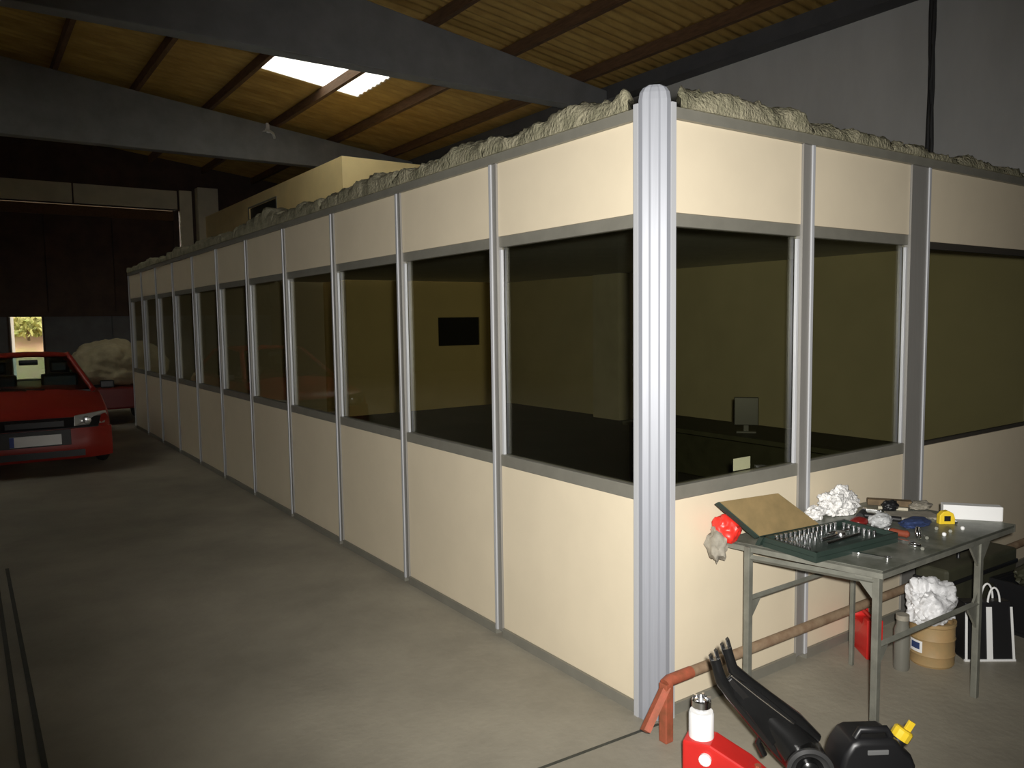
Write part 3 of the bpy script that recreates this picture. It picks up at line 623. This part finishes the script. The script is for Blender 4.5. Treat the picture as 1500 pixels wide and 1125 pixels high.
ar = thing('swing_arm', 'black forked steel arm tilted up from its thick round hub', 'vehicle part')
tip = Vector((-.36, -.60, .610)); hub = Vector((-.110, -.80, .270)); ax = (hub-tip); L = ax.length; ax.normalize()
side = .73*RIGHT + .68*UP; side = (side - ax*side.dot(ax)).normalized(); nr = ax.cross(side).normalized()
if nr.dot(CAM-tip) < 0: nr = -nr
def P(t, s_, n_=0.0): return tip + ax*(L*t) + side*s_ + nr*n_
def arm_side(s0, s1, s2, w0, w1, w2):
    b_ = P(.20, s0, .020)
    pts = [b_+TD*.075, b_+TD*.04, b_+TD*.005, P(.34, s1, .0), P(.55, s1*.5+s2*.5, -.008), P(.80, s2, -.008), P(1.0, s2, 0)]
    return MB().tube(pts, [w0, w0, w0*1.15, w1, w1*1.15, w2, w2], 12).build('fork_arm', 'blackm', ar, smooth=50)
TD = (UP*.96 - RIGHT*.26 + FWD*.1).normalized()
arm_side(-.027, -.036, -.046, .018, .020, .028); arm_side(.027, .036, .058, .017, .018, .030)
for s0 in (-.027, .027):
    for e in (-.0125, .0125):
        b_ = P(.20, s0+e-.0055, .026)+TD*.06; MB().prism([b_, b_+TD*.036, b_+TD*.036-nr*.020, b_-nr*.020], side*.011).build('clevis_ear', 'blackm', ar)
MB().prism([P(.22, -.026, .016), P(.22, .026, .016), P(.45, .040, .018), P(.78, .060, .030), P(.78, -.055, .030), P(.45, -.040, .018)], nr*-.012).build('web_plate', 'blackm', ar, bevel=.003)
MB().prism([P(.24, -.014, .018), P(.24, .004, .018), P(.42, .004, .020), P(.40, -.016, .020)], nr*.002).build('worn_glint', 'chrome', ar)  # bright reflection on the worn plate, put in as a chrome patch
MB().tube([P(.22, .012, .022), P(.45, .026, .024), P(.76, .050, .038)], .0035, 6).build('highlight_line', 'chrome', ar)  # highlight running along the plate, drawn as a chrome line
toC = (CAM-hub); toC.z *= .5; toC.normalize(); hax = (toC*.95 + ax*.30).normalized()
MB().tube([P(.62, .0, -.02), P(.80, .004, -.012), hub+hax*.02, hub+hax*.11], [.042, .060, .070, .070], 28).build('hub_tube', 'blackm', ar, smooth=40)
Rh = hax.to_track_quat('Z', 'Y').to_matrix()
MB().lathe([(.070, 0), (.075, .003), (.075, .014), (.063, .018), (.057, .010), (.045, .004), (.045, -.01)], 32, hub+hax*.11, Rh).build('hub_ring', mat('highlight_rim', (.10, .10, .10), .25, metal=.6), ar, smooth=30)  # rim colour made paler to carry the highlight round the hub
MB().lathe([(.03, -.02), (.03, .012), (.018, .02)], 16, hub+hax*.11, Rh).build('hub_cap', 'blackm', ar, smooth=40)
h2 = hub+hax*.10
MB().prism([(h2.x-.10, h2.y-.03, .0), (h2.x+.04, h2.y-.03, 0), (h2.x+.03, h2.y-.03, h2.z-.05), (h2.x-.06, h2.y-.03, h2.z-.05)], (0, .08, 0)).build('foot_bracket', 'blackm', ar, bevel=.006)
MB().tube([P(.72, -.05, -.02), P(.76, -.085, -.03), P(.86, -.10, -.03)], .011, 8).build('side_lug', 'blackm', ar, smooth=50)

jc = thing('jerry_can', 'black plastic jerry can with yellow spout cap on the floor', 'jerry can', (.035, -.955, 0), math.radians(-33))
jc.scale = (.92, .92, .94)
prof = [(-.135, .02), (-.115, 0), (.115, 0), (.135, .02), (.135, .295), (.118, .335), (.092, .352), (.070, .385), (.050, .395), (-.070, .395), (-.095, .385), (-.122, .345), (-.135, .30)]
mb = MB(); n = len(prof); ys = [(-.075, .93), (-.062, 1.0), (.062, 1.0), (.075, .93)]
mb.add([(x*s_, y, .19+(z-.19)*s_) for y, s_ in ys for x, z in prof], [(a*n+i, a*n+(i+1) % n, (a+1)*n+(i+1) % n, (a+1)*n+i) for a in range(3) for i in range(n)] + [tuple(range(n-1, -1, -1)), tuple(3*n+i for i in range(n))])
mb.build('body', 'black', jc, bevel=.006, smooth=35)
MB().tube([(-.075, -.045, .392), (-.06, -.045, .42), (.035, -.045, .42), (.052, -.045, .392)], .013, 10).build('handle', 'black', jc, smooth=50)
MB().box((-.045, -.079, .345), (.030, -.071, .362)).build('handle_recess', mat('grey_moulding', (.16, .16, .16), .35), jc, bevel=.003)
Rc = Matrix.Rotation(math.radians(32), 3, 'Y')
MB().lathe([(.026, 0), (.026, .025)], 18, (.092, -.01, .350), Rc).build('spout', 'black', jc, smooth=40)
MB().lathe([(.033, .02), (.034, .024), (.034, .052), (.028, .058)], 12, (.092, -.01, .350), Rc).build('cap', 'yellow', jc, smooth=20)
MB().box((-.012, -.006, .05), (.012, .006, .085), Rc, (.104, -.01, .352)).build('cap_tab', 'yellow', jc, bevel=.002)

# ------------------------------------------------------------------ inside the office
dk = thing('office_desk', 'dark office desk behind the short glass run', 'desk', (2.85, 1.75, 0.012))
MB().box((0, -1.3, .70), (.7, 1.5, .74)).build('desktop', 'olive', dk, bevel=.005)
for y in (-1.25, 1.4): MB().box((.03, y, 0), (.67, y+.04, .70)).build('side_panel', 'olive', dk)
MB().box((.55, -1.2, .2), (.57, 1.4, .70)).build('modesty_panel', 'olive', dk)
mo = thing('monitor', 'small black monitor standing on the office desk behind the glass', 'monitor', (3.1, 1.98, .752), math.radians(-50))
MB().box((-.10, -.012, .06), (.10, .02, .30)).build('screen', 'black', mo, bevel=.006); MB().box((-.02, 0, .01), (.02, .02, .08)).build('stand', 'black', mo); MB().box((-.08, -.05, 0), (.08, .06, .012)).build('foot', 'black', mo)
ty = thing('tyre', 'black tyre standing inside the glass near the corner post', 'tyre', (1.42, 1.0, .33), math.radians(20))
torus((0, 0, 0), .235, .085, (math.pi/2, 0), 'tread', 'rubber', ty, 36, 14)
tag(MB().box((.58, .058, 1.017), (.70, .061, 1.075)).build('white_card', 'paper'), 'small white card standing on the sill inside the glass beside the corner post', 'card')

# ------------------------------------------------------------------ red car
car = thing('red_car', 'small red hatchback with white number plate parked beside the long partition', 'car', (-1.71, 8.36, 0), math.radians(-2.5))
# body loft: stations y, half width at sill / waist / shoulder, z of sill / shoulder / top centre
ST = [(0.00, .60, .68, .62, .22, .46, .50), (0.04, .70, .76, .70, .18, .56, .60), (.10, .76, .80, .755, .17, .66, .685), (.30, .785, .815, .775, .18, .72, .765), (.70, .79, .82, .775, .20, .80, .86), (1.10, .79, .825, .775, .20, .86, .935), (1.5, .79, .83, .78, .20, .885, .94), (2.2, .79, .83, .78, .20, .90, .94), (3.0, .79, .825, .77, .21, .91, .94), (3.45, .78, .80, .74, .26, .92, .94), (3.62, .72, .76, .70, .30, .80, .84), (3.68, .66, .70, .64, .34, .60, .62)]
mb = MB(); vs = []; fs = []; cols = None
for (y, a, b, c_, zs, zh, zt) in ST:
    half = [(a*.86, zs-.02), (a, zs), (b*.995, zs+(zh-zs)*.35), (b, zs+(zh-zs)*.6), (b*.985, zh-(zh-zs)*.12), (c_, zh), (c_*.75, zh+(zt-zh)*.55), (c_*.4, zt-.006), (0, zt)]
    row = [(-x, z) for x, z in half] + [(x, z) for x, z in reversed(half[:-1])]; cols = len(row)
    vs += [(x, y, z) for x, z in row]
for i in range(len(ST)-1):
    for j in range(cols-1): fs.append((i*cols+j, i*cols+j+1, (i+1)*cols+j+1, (i+1)*cols+j))
    fs.append((i*cols+cols-1, i*cols, (i+1)*cols, (i+1)*cols+cols-1))
fs.append(tuple(range(cols-1, -1, -1))); fs.append(tuple((len(ST)-1)*cols+j for j in range(cols)))
mb.add(vs, fs); mb.build('body', 'carred', car, smooth=45)
# greenhouse
def quadplate(pts, t, nm, m_, par=car):
    p = [Vector(q) for q in pts]; n_ = (p[1]-p[0]).cross(p[2]-p[0]).normalized()*t
    return MB().prism(p, n_).build(nm, m_, par)
A0, A1 = (.70, 1.02, .90), (.49, 1.72, 1.315)
B0, B1 = (.72, 2.2, .935), (.50, 2.25, 1.345)
D0, D1 = (.70, 3.45, .93), (.48, 3.05, 1.30)
mir = lambda p: (-p[0], p[1], p[2])
ws = quadplate([mir(A0), A0, A1, mir(A1)], .006, 'windscreen', 'carglass')
quadplate([D0, mir(D0), mir(D1), D1], .006, 'rear_window', 'carglass')
for s_ in (-1, 1):
    f_ = (lambda p: p) if s_ > 0 else mir
    quadplate([f_(A0), f_(B0), f_(B1), f_(A1)], .005, 'side_window', 'carglass'); quadplate([f_(B0), f_(D0), f_(D1), f_(B1)], .005, 'side_window', 'carglass')
    for p, q in ((A0, A1), (D0, D1)): MB().tube([f_(p), f_(q)], .035, 8).build('pillar', 'carred', car, smooth=50)
    MB().tube([f_(B0), f_(B1)], .028, 6).build('pillar', 'black', car)
    e_ = MB().tube([f_(q) for q in (A1, B1, D1)], .028, 8); e_.build('roof_gutter', 'carred', car, smooth=50)
mb = MB(); rp = [A1, (.515, 2.0, 1.355), B1, (.495, 2.7, 1.345), D1]; vs = []; fs = []
for p in rp:
    for u in (-1, -.6, 0, .6, 1): vs.append((p[0]*u, p[1], p[2]+.03*(1-u*u)))
for i in range(len(rp)-1):
    for j in range(4): fs.append((i*5+j, i*5+j+1, (i+1)*5+j+1, (i+1)*5+j))
k = len(vs); vs2 = [(x, y, z-.02) for x, y, z in vs]; mb.add(vs, fs); mb.add(vs2, [tuple(reversed(f)) for f in fs]); mb.build('roof', 'carred', car, smooth=60)
MB().box((-.72, 1.05, .80), (.72, 1.35, .90)).build('dashboard', 'black', car)
for x in (-.36, .36):
    s_ = MB().box((x-.22, 1.75, .45), (x+.22, 2.0, 1.08)).box((x-.11, 1.85, 1.10), (x+.11, 1.95, 1.26)).build('seat', 'black', car, bevel=.03)
MB().box((-.11, 1.62, 1.22), (.11, 1.66, 1.29)).build('mirror_inside', 'black', car, bevel=.012)
MB().box((-.60, 3.0, .9), (.60, 3.02, .95)).build('parcel_shelf', 'black', car)
# nose
MB().prism([(-.66, -.015, .52), (.66, -.015, .52), (.70, .05, .645), (-.70, .05, .645)], (0, .05, 0)).build('front_band', 'black', car, bevel=.008)
MB().box((-.30, -.035, .545), (.30, .02, .62)).build('grille', 'black', car, bevel=.006)
mb = MB(); bp = []
for i in range(17):
    t = -1+2*i/16; x = .81*t; y = -.075 + .16*abs(t)**5; bp.append((x, y))
mb = MB(); sec = [(0, .16), (-.02, .20), (-.035, .30), (-.02, .40), (.0, .52), (.06, .52), (.06, .16)]
mb.add([(x, y+dy, z) for x, y in bp for dy, z in sec], [(i*7+j, i*7+(j+1) % 7, (i+1)*7+(j+1) % 7, (i+1)*7+j) for i in range(16) for j in range(7)] + [tuple(range(6, -1, -1)), tuple(16*7+j for j in range(7))])
bump_ = mb.build('front_bumper', 'carred', car, smooth=40)
MB().box((-.50, -.118, .195), (.50, -.07, .27)).build('air_intake', 'black', bump_)
MB().box((-.36, -.112, .335), (.36, -.09, .52)).build('plate_recess', 'black', bump_, bevel=.004)
np_ = MB().box((-.26, -.130, .352), (.26, -.112, .472)).build('number_plate', 'plate', car)
MB().box((-.26, -.132, .354), (-.215, -.129, .470)).build('country_band', 'plate_blue', np_)
for s_ in (-1, 1):
    hl = MB().prism([(s_*.40, -.045, .545), (s_*.735, .045, .555), (s_*.775, .14, .655), (s_*.755, .10, .70), (s_*.41, -.02, .665)], (0, .06, 0)).build('headlamp', 'lamp', car, bevel=.006)
    MB().lathe([(.05, 0), (.046, .012), (.02, .02)], 16, (s_*.54, -.015, .605), Matrix.Rotation(math.pi/2, 3, 'X')).build('lamp_lens', 'chrome', hl, smooth=40)
    mr = MB().box((s_*.80-.0, 1.12, .90), (s_*.97, 1.22, 1.00)).build('wing_mirror', 'black', car, bevel=.02, seg=3)
    MB().tube([(s_*.70, 1.16, .92), (s_*.83, 1.16, .93)], .02, 8).build('mirror_stalk', 'black', mr)
    MB().tube([(s_*.1+.05, .98, .925), (s_*.1-.42, 1.10, .955)], .008, 6).build('wiper', 'black', car)
    for y in (.62, 3.0):
        wh = torus((s_*.735, y, .285), .205, .08, (0, math.pi/2), 'tyre', 'rubber', car, 28, 10)
        MB().lathe([(.15, -.05), (.16, 0), (.12, .03), (.05, .02), (.04, .05)], 20, (s_*.76, y, .285), Matrix.Rotation(s_*math.pi/2, 3, 'Y')).build('wheel_rim', 'greyplastic', wh, smooth=40)

# ------------------------------------------------------------------ low dark red trailer with a covered load beside the far end of the partition
tr = thing('trailer', 'low dark red trailer standing beside the far end of the long partition', 'trailer', (-.15, 13.65, 0))
MB().box((-.55, -.9, .28), (.60, 1.2, .66)).build('bed', 'darkred', tr, bevel=.03)
for s_ in (-1, 1):
    wh = torus((s_*.42, .2, .26), .18, .07, (0, math.pi/2), 'wheel', 'rubber', tr, 24, 10)
MB().tube([(0, 1.2, .34), (0, 1.7, .34)], .03, 8).build('drawbar', 'darkred', tr); MB().tube([(0, 1.65, .34), (0, 1.65, 0)], .02, 8).build('stand', 'steel', tr)
tag(lump((-.16, 13.75, 1.02), (.62, .90, .46), 41, .22, 2.2, 5, -.35).build('covered_load', 'tarp', smooth=60), 'beige dust sheet draped over the load on the dark red trailer', 'dust sheet')
